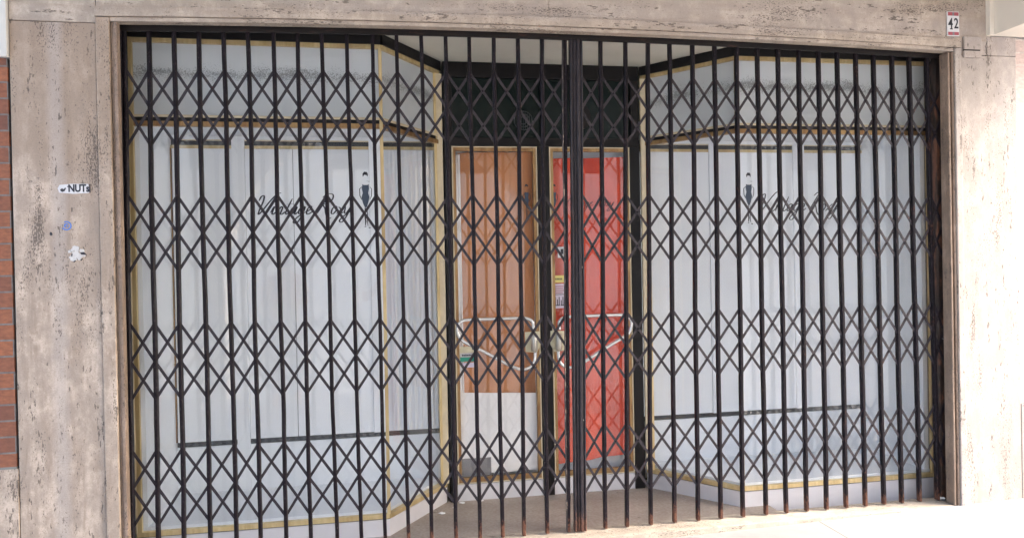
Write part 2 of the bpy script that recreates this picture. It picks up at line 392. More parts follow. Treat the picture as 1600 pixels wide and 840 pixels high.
part('pier_slab', M['trav_r'], fac, lambda bm: box(bm, 4.379, 4.5485, W, .3, 2.6065, 2.689, .002))
part('pier_slab', M['trav_r'], fac, lambda bm: box(bm, 4.551, 4.744, W, .3, 2.6065, 2.716, .002))
part('side_wall', M['plaster'], fac, lambda bm: box(bm, -.62, -.176, .301, 1.4, -.1, 3.5))
part('side_wall', M['plaster'], fac, lambda bm: (box(bm, 4.45, 4.9, .301, 1.4, -.1, 3.95)))
part('soffit', M['ceil'], fac, lambda bm: box(bm, -.175, 4.45, -.055, 1.4, 2.692, 2.75))
part('wall_core', M['plaster'], fac, lambda bm: box(bm, 4.5515, 5.299, W + .03, .3, 2.5, 3.95))
part('back_wall', M['white_wall'], fac, lambda bm: box(bm, -.6, 4.6, 1.30, 1.4, -.1, 2.69))

bl = empty('brick_wall', (-2, 0, 0), 'dark red brick wall with white plaster above, left of the stone pier', 'wall')
part('brick_face', M['brick'], bl, lambda bm: box(bm, -3.5, -.553, W + .004, .3, .582, 2.445))
part('mortar_joint', simple('dark_joint', (.03, .03, .035), .9), bl, lambda bm: box(bm, -.553, -.5415, W + .02, .28, .0, 2.44))
part('stone_base', M['trav_v'], bl, lambda bm: box(bm, -3.5, -.5445, W - .002, .3, -.1, .572, .003))
part('base_joint', simple('base_mortar', (.22, .22, .2), .9), bl, lambda bm: box(bm, -3.5, -.553, W + .004, .3, .572, .582))
part('plaster', M['plaster'], bl, lambda bm: box(bm, -3.5, -.5435, W - .02, .3, 2.447, 3.95, .004))
br_ = empty('brick_wall', (6, 0, 0), 'brick wall with its overexposure painted in as pale pink, on a white base, right of the stone pier', 'wall')
part('brick_face', M['brick_overlit'], br_, lambda bm: box(bm, 4.746, 9, W + .004, .3, .602, 2.708))
part('stone_base', M['trav_r'], br_, lambda bm: box(bm, 4.746, 9, W - .002, .3, -.1, .599, .003))
part('wall_top', M['plaster'], br_, lambda bm: box(bm, 5.3, 9, W + .004, .3, 2.71, 3.95))

# arcade beams and unseen ceiling
bmx = empty('ceiling_beam', (4.8, -2.6, 2.72), 'cream plastered beam at the top right corner above the house number', 'beam')
part('beam', M['beam'], bmx, lambda bm: box(bm, 4.579, 5.25, -5.2, W - .001, 2.718, 3.95))
part('wall_bracket', M['beam'], bmx, lambda bm: box(bm, 4.549, 4.5785, W - .03, W + .01, 2.7165, 3.94))

arc = empty('arcade', (1.3, -5.0, 0), 'plastered arcade with round arches opposite the shop, seen only mirrored in the glass', 'arcade')
def arch_wall(bm):
    cs = [(-5.0, 1.9), (1.3, 1.85), ]
    y0, y1 = -5.2, -4.85; ztop = 3.89
    def arch_panel(xc, hw, x0, x1, zs):
        pts = [(x0, 0 - .1), (x0, ztop), (x1, ztop), (x1, -.1), (xc + hw, -.1), (xc + hw, zs)]
        for i in range(1, 20):
            a = math.pi * i / 20; pts.append((xc + hw * math.cos(a), zs + hw * math.sin(a) * .92))
        pts += [(xc - hw, zs), (xc - hw, -.1)]
        # split into strips so that faces stay convex
        arcp = [(xc + hw, zs)] + [(xc + hw * math.cos(math.pi * i / 20), zs + hw * math.sin(math.pi * i / 20) * .92) for i in range(1, 20)] + [(xc - hw, zs)]
        for a, b in zip(arcp, arcp[1:]): prism(bm, [a, (a[0], ztop), (b[0], ztop), b], y0, y1, 'y')
        if x0 < xc - hw: prism(bm, [(x0, -.1), (x0, ztop), (xc - hw, ztop), (xc - hw, -.1)], y0, y1, 'y')
        if x1 > xc + hw: prism(bm, [(xc + hw, -.1), (xc + hw, ztop), (x1, ztop), (x1, -.1)], y0, y1, 'y')
    arch_panel(1.3, 2.0, -.95, 3.55, 1.38)
part('arch_wall', M['portico'], arc, arch_wall)
part('ceiling', M['portico'], arc, lambda bm: box(bm, -1.6, 4.578, -5.2, W - .002, 3.9, 4.1))  # unseen slab, left end cut short to let more light in

fb = empty('added_building', (0, -20, 0), 'white building across the square, added out of view to dim the sky mirrored in the shop glass', 'building')  # unseen facade put in to dim the bright sky in the glass
part('wall', M['portico'], fb, lambda bm: box(bm, -28, 32, -24, -20, -.2, 8))
for i in range(-6, 8):
    part('window', M['gap'], fb, lambda bm: box(bm, i * 4 - .7, i * 4 + .7, -20.0, -19.97, 4.6, 6.4))

# ------------------------------------------------------------------ shop windows
YF, YB = .16, .66          # glass plane of the front panes, plane of the doors
def slab_between(bm, p0, p1, z0, z1, out=.0, th=.02, ext0=0., ext1=0.):
    """vertical board from p0 to p1 (xy), front face pushed out by 'out' towards the street side"""
    a, b = Vector((*p0, 0)), Vector((*p1, 0)); d = (b - a).normalized(); nrm = Vector((d.y, -d.x, 0))
    if nrm.y > 0 : nrm = -nrm
    a = a - d * ext0; b = b + d * ext1
    q = [a + nrm * out, b + nrm * out, b + nrm * (out - th), a + nrm * (out - th)]
    prism(bm, [(v.x, v.y) for v in q], z0, z1, 'z')

def shop_window(side):
    if side == 'L':
        A0, A1, B1 = (-.125, YF), (1.125, YF), (1.470, YB - .005)
        t_ = empty('shop_window', (.5, YF, 0), 'left display window with brass frame and white panels inside, beside the brown papered door', 'shop window')
        sg = 1
    else:
        A0, A1, B1 = (4.388, YF), (3.135, YF), (2.742, YB - .005)
        t_ = empty('shop_window', (3.75, YF, 0), 'right display window with brass frame and bare white panels inside, beside the red papered door', 'shop window')
        sg = -1
    zb = .130                              # plinth top
    def seg(name, mat, z0, z1, out, th, which='fs', lab=None, e=0.):
        if 'f' in which: part(name, mat, t_, lambda bm: slab_between(bm, *( (A0, A1) if sg > 0 else (A1, A0)), z0, z1, out, th), label=lab)
        if 's' in which: part(name, mat, t_, lambda bm: slab_between(bm, *((A1, B1) if sg > 0 else (B1, A1)), z0, z1, out, th), label=lab)
    seg('plinth', M['plinth'], .0, zb - .006, .0, .05)
    seg('plinth_joint', M['black_strip'], zb - .006, zb, -.006, .04)
    seg('bottom_frame', M['brass'], zb, zb + .024, .006, .045)
    seg('transom_bar', M['brass_dark'], 2.193, 2.217, .006, .03)
    seg('transom_gap', M['black_strip'], 2.2172, 2.237, .000, .028)
    seg('transom_bead', M['cream_strip'], 2.2372, 2.249, .008, .03)
    seg('top_frame', M['brass'], 2.612, 2.634, .006, .03)
    seg('header', M['black_strip'], 2.6342, 2.69, .014, .05)
    seg('upper_pane', M['frost'], 2.249, 2.612, -.012, .006)
    # lower panes as single sheets
    def sheet(p0, p1, z0, z1, off, name, mat):
        a, b = Vector((*p0, 0)), Vector((*p1, 0)); d = (b - a).normalized(); n_ = Vector((d.y, -d.x, 0)); n_ = n_ if n_.y < 0 else -n_
        def f(bm):
            v = [bm.verts.new(Vector((q.x, q.y, z)) + n_ * off) for q, z in ((a, z0), (b, z0), (b, z1), (a, z1))]; bm.faces.new(v)
        return part(name, mat, t_, f)
    sheet(A0, A1, zb + .024, 2.193, -.012, 'lower_pane', M['glass'])
    sheet(A1, B1, zb + .024, 2.193, -.012, 'lower_pane', M['glass'])
    # upright brass profiles
    def upright(cx, cy, w, d, mat, z0=zb + .024, z1=2.612, nm='upright'):
        part(nm, mat, t_, lambda bm: box(bm, cx - w / 2, cx + w / 2, cy - d / 2, cy + d / 2, z0, z1, .0015))
    upright(A0[0] + .013 * sg, YF - .002, .027, .02, M['brass'])
    upright(A0[0] + .002 * sg, YF - .014, .006, .006, M['cream_strip'])
    upright(A1[0] - .003 * sg, YF - .002, .018, .016, M['brass'])
    upright(B1[0] - .005 * sg, YB - .022, .036, .02, M['cream_strip'], z1=2.612)
    upright(B1[0] - .030 * sg, YB - .035, .016, .02, M['brass'])
    # ---- display box behind the glass
    yb = .745
    def wallbox(name, mat, x0, x1, y0, y1, z0, z1, bev=0., lab=None):
        x0, x1 = min(x0, x1), max(x0, x1); return part(name, mat, t_, lambda bm: box(bm, x0, x1, y0, y1, z0, z1, bev), label=lab)
    xo = -.08 if sg > 0 else 4.335
    # side wall, floor polygon, ceiling polygon
    wallbox('display_side', M['white_wall'], xo - .03 * sg, xo, YF + .02, yb, .17, 2.25)
    ins = lambda q: (q[0], q[1])
    inner = [(A0[0], YF + .018), (A1[0] - .012 * sg, YF + .018), (B1[0] - .055 * sg, YB - .01), (B1[0] - .02 * sg, yb + .02), (A0[0], yb + .02)]
    part('display_floor', M['display_floor'], t_, lambda bm: prism(bm, inner, .10, .170, 'z'))
    part('display_ceiling', M['white_wall'], t_, lambda bm: prism(bm, inner, 2.246, 2.262, 'z'))
    bx0, bx1 = (xo, B1[0] - .02) if sg > 0 else (B1[0] + .02, xo)
    wallbox('display_back', M['gap'], bx0, bx1, yb, yb + .03, .17, 2.245, lab='backing coloured near black for the shaded gaps above and below the panels')  # near-black colour paints in the shade of the panel gaps
    wallbox('display_riser', M['white_wall'], bx0, bx1, yb - .014, yb - .001, .17, .436)
    wallbox('display_frieze', M['white_wall'], bx0, bx1, yb - .014, yb - .001, 2.222, 2.245)
    wallbox('panel_rail', M['brass'], bx0, bx1, yb - .018, yb - .002, 2.170, 2.188)
    wallbox('panel_rail', M['cream_strip'], bx0, bx1, yb - .016, yb - .002, 2.216, 2.222)
    if sg > 0: edges = [(-.073, .258), (.33, .60), (.602, 1.045), (1.115, 1.46)]; batt = [(.258, .33), (1.045, 1.115)]
    else: edges = [(2.75, 3.225), (3.275, 3.82), (3.90, 4.33)]; batt = [(3.225, 3.275), (3.82, 3.90)]
    for a, b in edges:
        wallbox('back_panel', M['white_panel'], a + .001, b - .001, yb - .02, yb - .003, .468, 2.169, .002)
    for a, b in batt:
        wallbox('batten', M['white_panel'], a, b, yb - .03, yb - .0155, .17 if (sg > 0 and a < .5) else .466, 2.2225, .002)
    if sg > 0:   # curtain behind the slanted pane
        def cur(bm):
            n = 60; rows = []
            for z in (.475, 2.16):
                rows.append([bm.verts.new((1.16 + .30 * i / n, yb - .045 + .008 * math.sin(i * .9) + .004 * math.sin(i * 2.3 + z), z)) for i in range(n + 1)])
            for i in range(n): bm.faces.new((rows[0][i], rows[0][i + 1], rows[1][i + 1], rows[1][i]))
        part('curtain', M['white_panel'], t_, cur, True)
        wallbox('thin_trim', M['brass_dark'], xo + .001, xo + .006, yb - .03, yb - .021, .47, 2.17)
    return t_
winL = shop_window('L'); winR = shop_window('R')

# lettering -----------------------------------------------------------------
GL = {
 'V': (2.0, [[(0, 1.7), (.12, 2.25), (.42, 2.35), (.55, 1.7), (.45, .6), (.5, 0), (.85, .5), (1.35, 1.6), (1.9, 2.5), (2.4, 2.75)]]),
 'i': (.6, [[(-.1, .2), (.15, 1), (.12, .2), (.3, 0), (.6, .35)], [(.26, 1.45), (.33, 1.55)]]),
 'n': (1.05, [[(0, .2), (.12, .95), (.1, 0)], [(.1, .4), (.4, .95), (.6, .8), (.58, .1), (.8, 0), (1.1, .35)]]),
 't': (.62, [[(.38, 2.0), (.2, .9), (.15, .2), (.32, 0), (.62, .3)], [(-.1, 1.25), (.75, 1.35)]]),
 'a': (1.0, [[(.7, .85), (.4, 1), (.08, .55), (.18, .05), (.45, .15), (.7, .95), (.65, .15), (.8, 0), (1.0, .3)]]),
 'g': (1.0, [[(.7, .85), (.4, 1), (.08, .55), (.2, .05), (.5, .2), (.72, .95), (.6, -.4), (.3, -1.15), (-.15, -1.0), (.2, -.35), (1.0, .3)]]),
 'e': (.85, [[(0, .3), (.45, .6), (.5, .92), (.3, 1), (.08, .55), (.18, .03), (.5, .05), (.9, .4)]]),
 ' ': (.5, []),
 'R': (1.75, [[(.15, 2.1), (.6, 2.55), (1.3, 2.5), (1.45, 1.9), (1.0, 1.35), (.5, 1.2), (.9, .7), (1.3, -.1), (1.75, -.55), (2.1, -.5)], [(.8, 2.3), (.45, 1.2), (.1, 0)]]),
 'o': (.85, [[(.45, 1), (.12, .7), (.15, .1), (.45, .05), (.65, .55), (.45, 1), (.6, .85), (.9, .85)]]),
 'x': (.85, [[(.05, .9), (.3, .6), (.5, .1), (.85, .25)], [(.75, .98), (.35, .45), (-.02, 0)]]),
 'y': (.9, [[(0, .95), (.08, .2), (.35, .1), (.7, .95), (.5, -.3), (.2, -1.05), (-.2, -.9), (.1, -.35), (.85, .35)]]),
}
def script_text(name, s, parent, x0, z0, u, w, y, mat=None, slant=.35):
    bm = bmesh.new(); x = x0
    for ch in s:
        adv, strokes = GL[ch]
        for st in strokes:
            pts = catmull(st, 6) if len(st) > 2 else st
            ribbon(bm, [(x + (a + slant * b) * u, z0 + b * u) for a, b in pts], w, y, y + .0008)
        x += adv * u
    return new_obj(name, bm, mat or M['vinyl'], parent)
def poly(bm, pts, y, th=.0008): prism(bm, pts, y, y + th, 'y')
def figure(parent, x, z, s, y, dark=None, name='figure_decal'):
    """slim fashion silhouette; s = total height"""
    dark = dark or M['vinyl']
    P = lambda pts: [(x + a * s, z + b * s) for a, b in pts]
    fd = part(name, dark, parent, lambda bm: (
        poly(bm, P([(-.045, .90), (-.05, .955), (-.02, .995), (.025, .99), (.045, .955), (.04, .905), (.02, .935), (-.02, .94)]), y),
        poly(bm, P([(.01, .835), (.06, .825), (.085, .828), (.06, .818)]), y),
        ribbon(bm, P([(-.06, .73), (-.105, .69), (-.10, .57), (-.07, .50)]), .006 * s / .3, y, y + .0008),
        ribbon(bm, P([(.075, .73), (.105, .69), (.10, .57), (.07, .50)]), .005 * s / .3, y, y + .0008),
        ribbon(bm, P([(-.012, .37), (-.02, .25), (-.008, .12), (-.015, .05)]), .010 * s / .3, y, y + .0008),
        ribbon(bm, P([(.02, .37), (.025, .25), (.02, .12), (.03, .04)]), .006 * s / .3, y, y + .0008),
        poly(bm, P([(-.03, .035), (.0, .04), (.0, .025), (-.03, .02)]), y), poly(bm, P([(.04, .02), (.075, .01), (.07, -.005), (.04, .005)]), y)))
    part('dress_decal', M['navy'] if dark is M['vinyl'] and s > .2 else dark, parent, lambda bm:
        poly(bm, P([(-.055, .775), (-.03, .76), (.03, .76), (.055, .775), (.06, .70), (.045, .62), (.065, .54), (.04, .44), (.015, .37), (-.02, .37), (-.05, .44), (-.075, .54), (-.05, .62), (-.065, .70)]), y - .0012))
yg = YF + .0095
script_text('lettering', 'Vintage Roxy', winL, .468, 1.745, .0405, .0062, yg)
figure(winL, 1.034, 1.668, .30, yg)
script_text('lettering', 'Vintage Roxy', winR, 3.262, 1.742, .0425, .0055, yg)
figure(winR, 3.212, 1.668, .30, yg)

# ------------------------------------------------------------------ door frame and doors
df = empty('door_frame', (2.08, YB, 0), 'black door surround with dark transom light above the two shop doors', 'door frame')
for a, b in ((1.492, 1.534), (2.066, 2.137), (2.660, 2.722)):
    part('post', M['black'], df, lambda bm: box(bm, a, b, YB - .02, YB + .06, .03, 2.185, .003))
part('transom_frame', M['black'], df, lambda bm: (box(bm, 1.492, 2.722, YB - .02, YB + .06, 2.1855, 2.235, .003), box(bm, 1.492, 2.722, YB - .02, YB + .06, 2.60, 2.69, .003),
     box(bm, 1.492, 1.545, YB - .018, YB + .06, 2.2355, 2.5995, .003), box(bm, 2.09, 2.115, YB - .018, YB + .06, 2.2355, 2.5995, .003), box(bm, 2.67, 2.722, YB - .018, YB + .06, 2.2355, 2.5995, .003)))
part('transom_glass', M['darkgreen'], df, lambda bm: box(bm, 1.54, 2.675, YB + .01, YB + .02, 2.23, 2.605))
def f_(bm):
    for r_ in (.058, .040, .022):
        tube(bm, [(1.985 + r_ * math.cos(a * math.pi / 12), YB + .004, 2.345 + r_ * math.sin(a * math.pi / 12)) for a in range(24)], .0028, 6, True)
    for k in range(-4, 5):
        h = math.sqrt(max(0, .058 ** 2 - (k * .013) ** 2)); box(bm, 1.985 + k * .013 - .0014, 1.985 + k * .013 + .0014, YB + .002, YB + .006, 2.345 - h, 2.345 + h)
part('air_vent', simple('vent_grey', (.035, .045, .045), .5), df, f_)
def f_(bm): prism(bm, [(2.37 + .045 * math.cos(a * math.pi / 12), 2.375 + .075 * math.sin(a * math.pi / 12)) for a in range(24)], YB + .002, YB + .0095, 'y')
part('hole_disc', M['black'], df, f_)  # black disc standing in for a dark round hole
part('door_plinth', M['plinth'], df, lambda bm: box(bm, 1.5345, 2.6595, YB - .012, YB + .06, .03, .134, .003))

def door(x0, x1, label, mirror):
    d = empty('shop_door', ((x0 + x1) / 2, YB, .14), label, 'door')
    w = .026; z0, z1 = .137, 2.183
    def fr(bm):
        box(bm, x0, x0 + w, YB - .012, YB + .02, z0, z1, .002); box(bm, x1 - w, x1, YB - .012, YB + .02, z0, z1, .002)
        box(bm, x0 + w + .0005, x1 - w - .0005, YB - .011, YB + .02, z1 - .028, z1 - .0005, .002); box(bm, x0 + w + .0005, x1 - w - .0005, YB - .011, YB + .02, z0 + .0005, z0 + .036, .002)
    part('frame', M['brass_dark'], d, fr)
    def bead(bm):
        box(bm, x0 + .001, x0 + .008, YB - .017, YB - .0125, z0, z1, .001); box(bm, x1 - .008, x1 - .001, YB - .017, YB - .0125, z0, z1, .001)
        box(bm, x0 + .009, x1 - .009, YB - .017, YB - .0125, z1 - .008, z1 - .001, .001); box(bm, x0 + .009, x1 - .009, YB - .017, YB - .0125, z0 + .001, z0 + .008, .001)
    part('edge_bead', M['cream_strip'], d, bead)
    def gl(bm): bm.faces.new([bm.verts.new(p) for p in ((x0 + w, YB, z0 + .036), (x1 - w, YB, z0 + .036), (x1 - w, YB, z1 - .028), (x0 + w, YB, z1 - .028))])
    part('glass_pane', M['door_glass'], d, gl)
    # bent tube handle
    pts = [(2.010, 1.055), (2.008, 1.105), (1.975, 1.130), (1.90, 1.135), (1.75, 1.135), (1.63, 1.135), (1.575, 1.127), (1.552, 1.10), (1.549, 1.06), (1.572, 1.015), (1.64, .975), (1.72, .932), (1.80, .885), (1.874, .845), (1.94, .822), (1.99, .835), (2.016, .875), (2.020, .925)]
    if mirror: pts = [(4.185 - a, b) for a, b in pts]
    P3 = [(a, YB - .055, b) for a, b in catmull(pts, 6)]
    h = part('handle', M['chrome'], d, lambda bm: tube(bm, P3, .0105, 12), True)
    lx = 2.016 if not mirror else 4.185 - 2.016
    s_ = -1 if mirror else 1
    def plate(bm): prism(bm, [(lx - .048 * s_, .925), (lx - .05 * s_, 1.045), (lx + .043 * s_, 1.048), (lx + .045 * s_, .965), (lx + .022 * s_, .918)], YB - .024, YB - .018, 'y')
    lp = part('lock_plate', M['cream'], d, plate)
    part('lock_cylinder', M['lockmetal'], d, lambda bm: tube(bm, [(lx, YB - .055, .93), (lx, YB - .055, .935), (lx, YB - .055, 1.028), (lx, YB - .055, 1.03)], [.014, .0195, .0195, .017], 16), True)
    part('handle_stay', M['chrome'], d, lambda bm: box(bm, *( (1.545, 1.556) if not mirror else (4.185 - 1.556, 4.185 - 1.545)), YB - .05, YB - .0125, 1.045, 1.056))
    return d
dL = door(1.536, 2.064, 'left glass door with brown paper behind it, brass frame and looped tube handle', False)
dR = door(2.139, 2.658, 'right glass door with red paper behind it, brass frame and looped tube handle', True)
figure(dL, 1.996, 1.735, .22, YB - .003, M['vinyl']); figure(dR, 2.170, 1.735, .22, YB - .003, M['vinyl'])
script_text('lettering', 'Vintage Roxy', dR, 2.215, 1.815, .028, .0035, YB - .003)

def wavy_sheet(x0, x1, zb0, zb1, zt0, zt1, y, mat, name, label, cat, n=40, amp=.009, seed=0):
    bm = bmesh.new(); r_ = random.Random(seed); g = []
    ph = [r_.uniform(0, 6) for _ in range(4)]
    for j in range(n + 1):
        row = []
        for i in range(n + 1):
            u, v = i / n, j / n; x = x0 + (x1 - x0) * u; b = zb0 + (zb1 - zb0) * u; t_ = zt0 + (zt1 - zt0) * u
            yy = y + amp * (math.sin(u * 9 + ph[0] + v * 1.5) + .6 * math.sin(u * 17 + ph[1] - v * 3) + .5 * math.sin(v * 11 + ph[2] + u * 2))
            row.append(bm.verts.new((x, yy, b + (t_ - b) * v)))
        g.append(row)
    for j in range(n):
        for i in range(n): bm.faces.new((g[j][i], g[j][i + 1], g[j + 1][i + 1], g[j + 1][i]))
    o = new_obj(name, bm, mat, None, True); tag(o, label, cat); return o
part('room_wall', M['white_wall'], fac, lambda bm: box(bm, 1.50, 2.72, YB + .12, YB + .14, .0, 2.69), label='pale wall behind the door papers')
wavy_sheet(1.580, 2.040, .655, .640, 2.150, 2.158, YB + .042, M['brown_paper'], 'brown_paper', 'crumpled brown wrapping paper taped behind the left glass door', 'paper', seed=1)
wavy_sheet(1.566, 1.592, .655, .655, 2.135, 2.140, YB + .034, M['paper_white'], 'white_paper', 'narrow pale paper edge left of the brown paper', 'paper', seed=5, amp=.002)
wavy_sheet(1.566, 2.036, .185, .190, .688, .665, YB + .014, M['paper_white'], 'white_paper', 'white paper sheet covering the bottom of the left door', 'paper', seed=2, amp=.003)
wavy_sheet(2.160, 2.630, .205, .245, 2.118, 2.128, YB + .036, M['red_paper'], 'red_paper', 'red wrapping paper covering the right glass door', 'paper', seed=3)
def f_(bm): box(bm, 1.566, 1.745, YB + .006, YB + .012, .176, .285)
tag(part('grey_card', M['grey_card'], None, f_), 'dark grey card leaning at the lower left corner of the left door', 'card')

def text_bm(bm, s, size, loc, mi=0, ex=.0006, bold=.0, stretch=1.):
    cu = bpy.data.curves.new('tmp', 'FONT'); cu.body = s; cu.size = size; cu.align_x = 'CENTER'; cu.align_y = 'CENTER'; cu.extrude = ex; cu.offset = bold
    ob = bpy.data.objects.new('tmp', cu); COL.objects.link(ob); dg = bpy.context.evaluated_depsgraph_get()
    me = bpy.data.meshes.new_from_object(ob.evaluated_get(dg)); n0 = len(bm.verts); f0 = len(bm.faces)
    bm.from_mesh(me); bm.verts.ensure_lookup_table(); bm.faces.ensure_lookup_table()
    for v in bm.verts[n0:]: v.co = Vector((loc[0] + v.co.x * stretch, loc[1] - v.co.z, loc[2] + v.co.y))
    for f in bm.faces[f0:]: f.material_index = mi
    bpy.data.objects.remove(ob); bpy.data.curves.remove(cu); bpy.data.meshes.remove(me)

# stickers on the doors
yd = YB - .0025
s1 = empty('door_sticker', (1.60, YB, .92), 'cream and green alarm sticker on the glass of the left door below the handle', 'sticker')
part('backing', M['cream'], s1, lambda bm: prism(bm, [(1.562, .93), (1.562, .955), (1.575, .97), (1.655, .968), (1.662, .948), (1.655, .93)], yd, yd + .0012, 'y'))
part('white_band', M['white_paint'], s1, lambda bm: box(bm, 1.566, 1.656, yd, yd + .0012, .905, .929))
part('green_band', M['green_ink'], s1, lambda bm: box(bm, 1.566, 1.656, yd, yd + .0012, .878, .9045))
part('lower_label', M['pink_label'], s1, lambda bm: box(bm, 1.580, 1.650, yd, yd + .0012, .842, .870))
def f_(bm):
    for k in range(7): box(bm, 1.578 + k * .010, 1.5855 + k * .010, yd - .0011, yd - .0003, .911, .911 + (.011, .009, .012, .010)[k % 4])
    box(bm, 1.640, 1.646, yd - .0011, yd - .0003, .948, .957)
part('printing', M['vinyl'], s1, f_)
s2 = tag(part('yellow_label', [M['yellow'], M['vinyl']], None, lambda bm: (box(bm, 2.146, 2.232, yd, yd + .0012, 1.343, 1.388), [box(bm, 2.168 + k * .009, 2.174 + k * .009, yd - .0011, yd - .0003, 1.361, 1.371, mi=1) for k in range(5)])), 'yellow label strip at the left edge of the red papered door', 'label')
def f_(bm):
    box(bm, 2.150, 2.232, yd, yd + .0012, 1.185, 1.336)
    for k, w_ in enumerate((.055, .05, .058, .046)): box(bm, 2.191 - w_ / 2, 2.191 + w_ / 2, yd - .0011, yd - .0003, 1.318 - k * .013, 1.323 - k * .013, mi=2)
    box(bm, 2.160, 2.222, yd - .0011, yd - .0003, 1.268, 1.272, mi=1)
    for k, (a, h) in enumerate(((2.163, .05), (2.176, .035), (2.187, .05), (2.200, .03), (2.211, .05))): box(bm, a, a + .0055, yd - .0011, yd - .0003, 1.205, 1.205 + h, mi=1)
    box(bm, 2.163, 2.193, yd - .0012, yd - .0004, 1.200, 1.2055, mi=1); box(bm, 2.198, 2.222, yd - .0012, yd - .0004, 1.200, 1.2055, mi=1)
tag(part('notice', [M['pink_label'], M['vinyl'], M['red_ink']], None, f_), 'pale pink printed notice under the yellow label on the red door', 'notice')
tag(part('small_label', [M['white_paint'], M['vinyl']], None, lambda bm: (box(bm, 2.186, 2.228, yd, yd + .0012, 1.497, 1.565), box(bm, 2.205, 2.222, yd - .001, yd - .0003, 1.520, 1.552, mi=1))), 'small white square label high on the red papered door', 'label')

# ------------------------------------------------------------------ folding gate
BL = [(-.0774, -.0927), (.0253, .0213), (.1416, .1359), (.2522, .2603), (.3692, .3802), (.4851, .4921), (.6029, .6173), (.7195, .7345), (.8384, .8609), (.9593, .9802), (1.0849, 1.1018), (1.2072, 1.2178), (1.3325, 1.3367), (1.4571, 1.4619), (1.5798, 1.5852), (1.7096, 1.7037), (1.8356, 1.8207), (1.9651, 1.9438), (2.0878, 2.0609)]
BR = [(2.1757, 2.150), (2.2867, 2.2612), (2.4229, 2.3856), (2.5508, 2.5187), (2.6762, 2.6544), (2.8069, 2.7905), (2.9355, 2.922), (3.0635, 3.0555), (3.1889, 3.1915), (3.3101, 3.3157), (3.4366, 3.4402), (3.5585, 3.5626), (3.6733, 3.6857), (3.7915, 3.8044), (3.9025, 3.9237), (4.0211, 4.0376), (4.1301, 4.155), (4.2422, 4.2729), (4.3377, 4.3239)]
ROWS = [2.258, 1.643, 1.028, .413]; HALF = .182
DZ = [(-.007, .018, .0015), (.002, -.001, -.007), (0, -.014, -.008), (.006, .001, .004)]
def node_z(r, x):
    a, b, c = DZ[r]; u = (x - .03) / 4.3
    return ROWS[r] + a * (1 - u) * (1 - 2 * u) + b * 4 * u * (1 - u) + c * u * (2 * u - 1)
def bar_x(b, z): return b[1] + (b[0] - b[1]) * (z - .05) / 2.6
def zfoot(x): return .040 + .006 * (x - 2.2) / 2
def bar_mesh(bm, b, w=.0183, d=.026, z1=None, jit=.0009, y=0., z0=None):
    x = bar_x(b, 1); z0 = zfoot(x) + .002 if z0 is None else z0; z1 = z1 or 2.630 + cam_z(x)
    n = 22; rings = []
    c = .0035; prof = [(-w / 2, -d / 2 + c), (-w / 2 + c, -d / 2), (w / 2 - c, -d / 2), (w / 2, -d / 2 + c), (w / 2, d / 2), (-w / 2, d / 2)]
    ph = rnd.uniform(0, 6); 
    for i in range(n + 1):
        z = z0 + (z1 - z0) * i / n; jx = rnd.uniform(-jit, jit) + .0018 * math.sin(z * 4 + ph)
        rings.append([bm.verts.new((bar_x(b, z) + px + jx, y + py + jx * .4, z)) for px, py in prof])
    for a, c_ in zip(rings, rings[1:]):
        for k in range(6): bm.faces.new((a[k], a[(k + 1) % 6], c_[(k + 1) % 6], c_[k]))
    bm.faces.new(rings[0]); bm.faces.new(rings[-1])
def strap(bm, pts, y, w=.0134, th=.0035):
    """flat bar through three pivots"""
    L_, R_ = [], []
    n = len(pts)
    for i, (x, z) in enumerate(pts):
        a = pts[max(i - 1, 0)]; b = pts[min(i + 1, n - 1)]; dx, dz = b[0] - a[0], b[1] - a[1]; l = math.hypot(dx, dz)
        e = .008 * ((i == n - 1) - (i == 0)); x += dx / l * e; z += dz / l * e
        L_.append((x - dz / l * w / 2, z + dx / l * w / 2)); R_.append((x + dz / l * w / 2, z - dx / l * w / 2))
    prism(bm, L_ + R_[::-1], y, y + th, 'y')
def dome(bm, x, y, z, r=.0052):
    q = bmesh.ops.create_icosphere(bm, subdivisions=1, radius=r)
    for v in q['verts']: v.co = Vector((v.co.x + x, v.co.y * .6 + y, v.co.z + z))

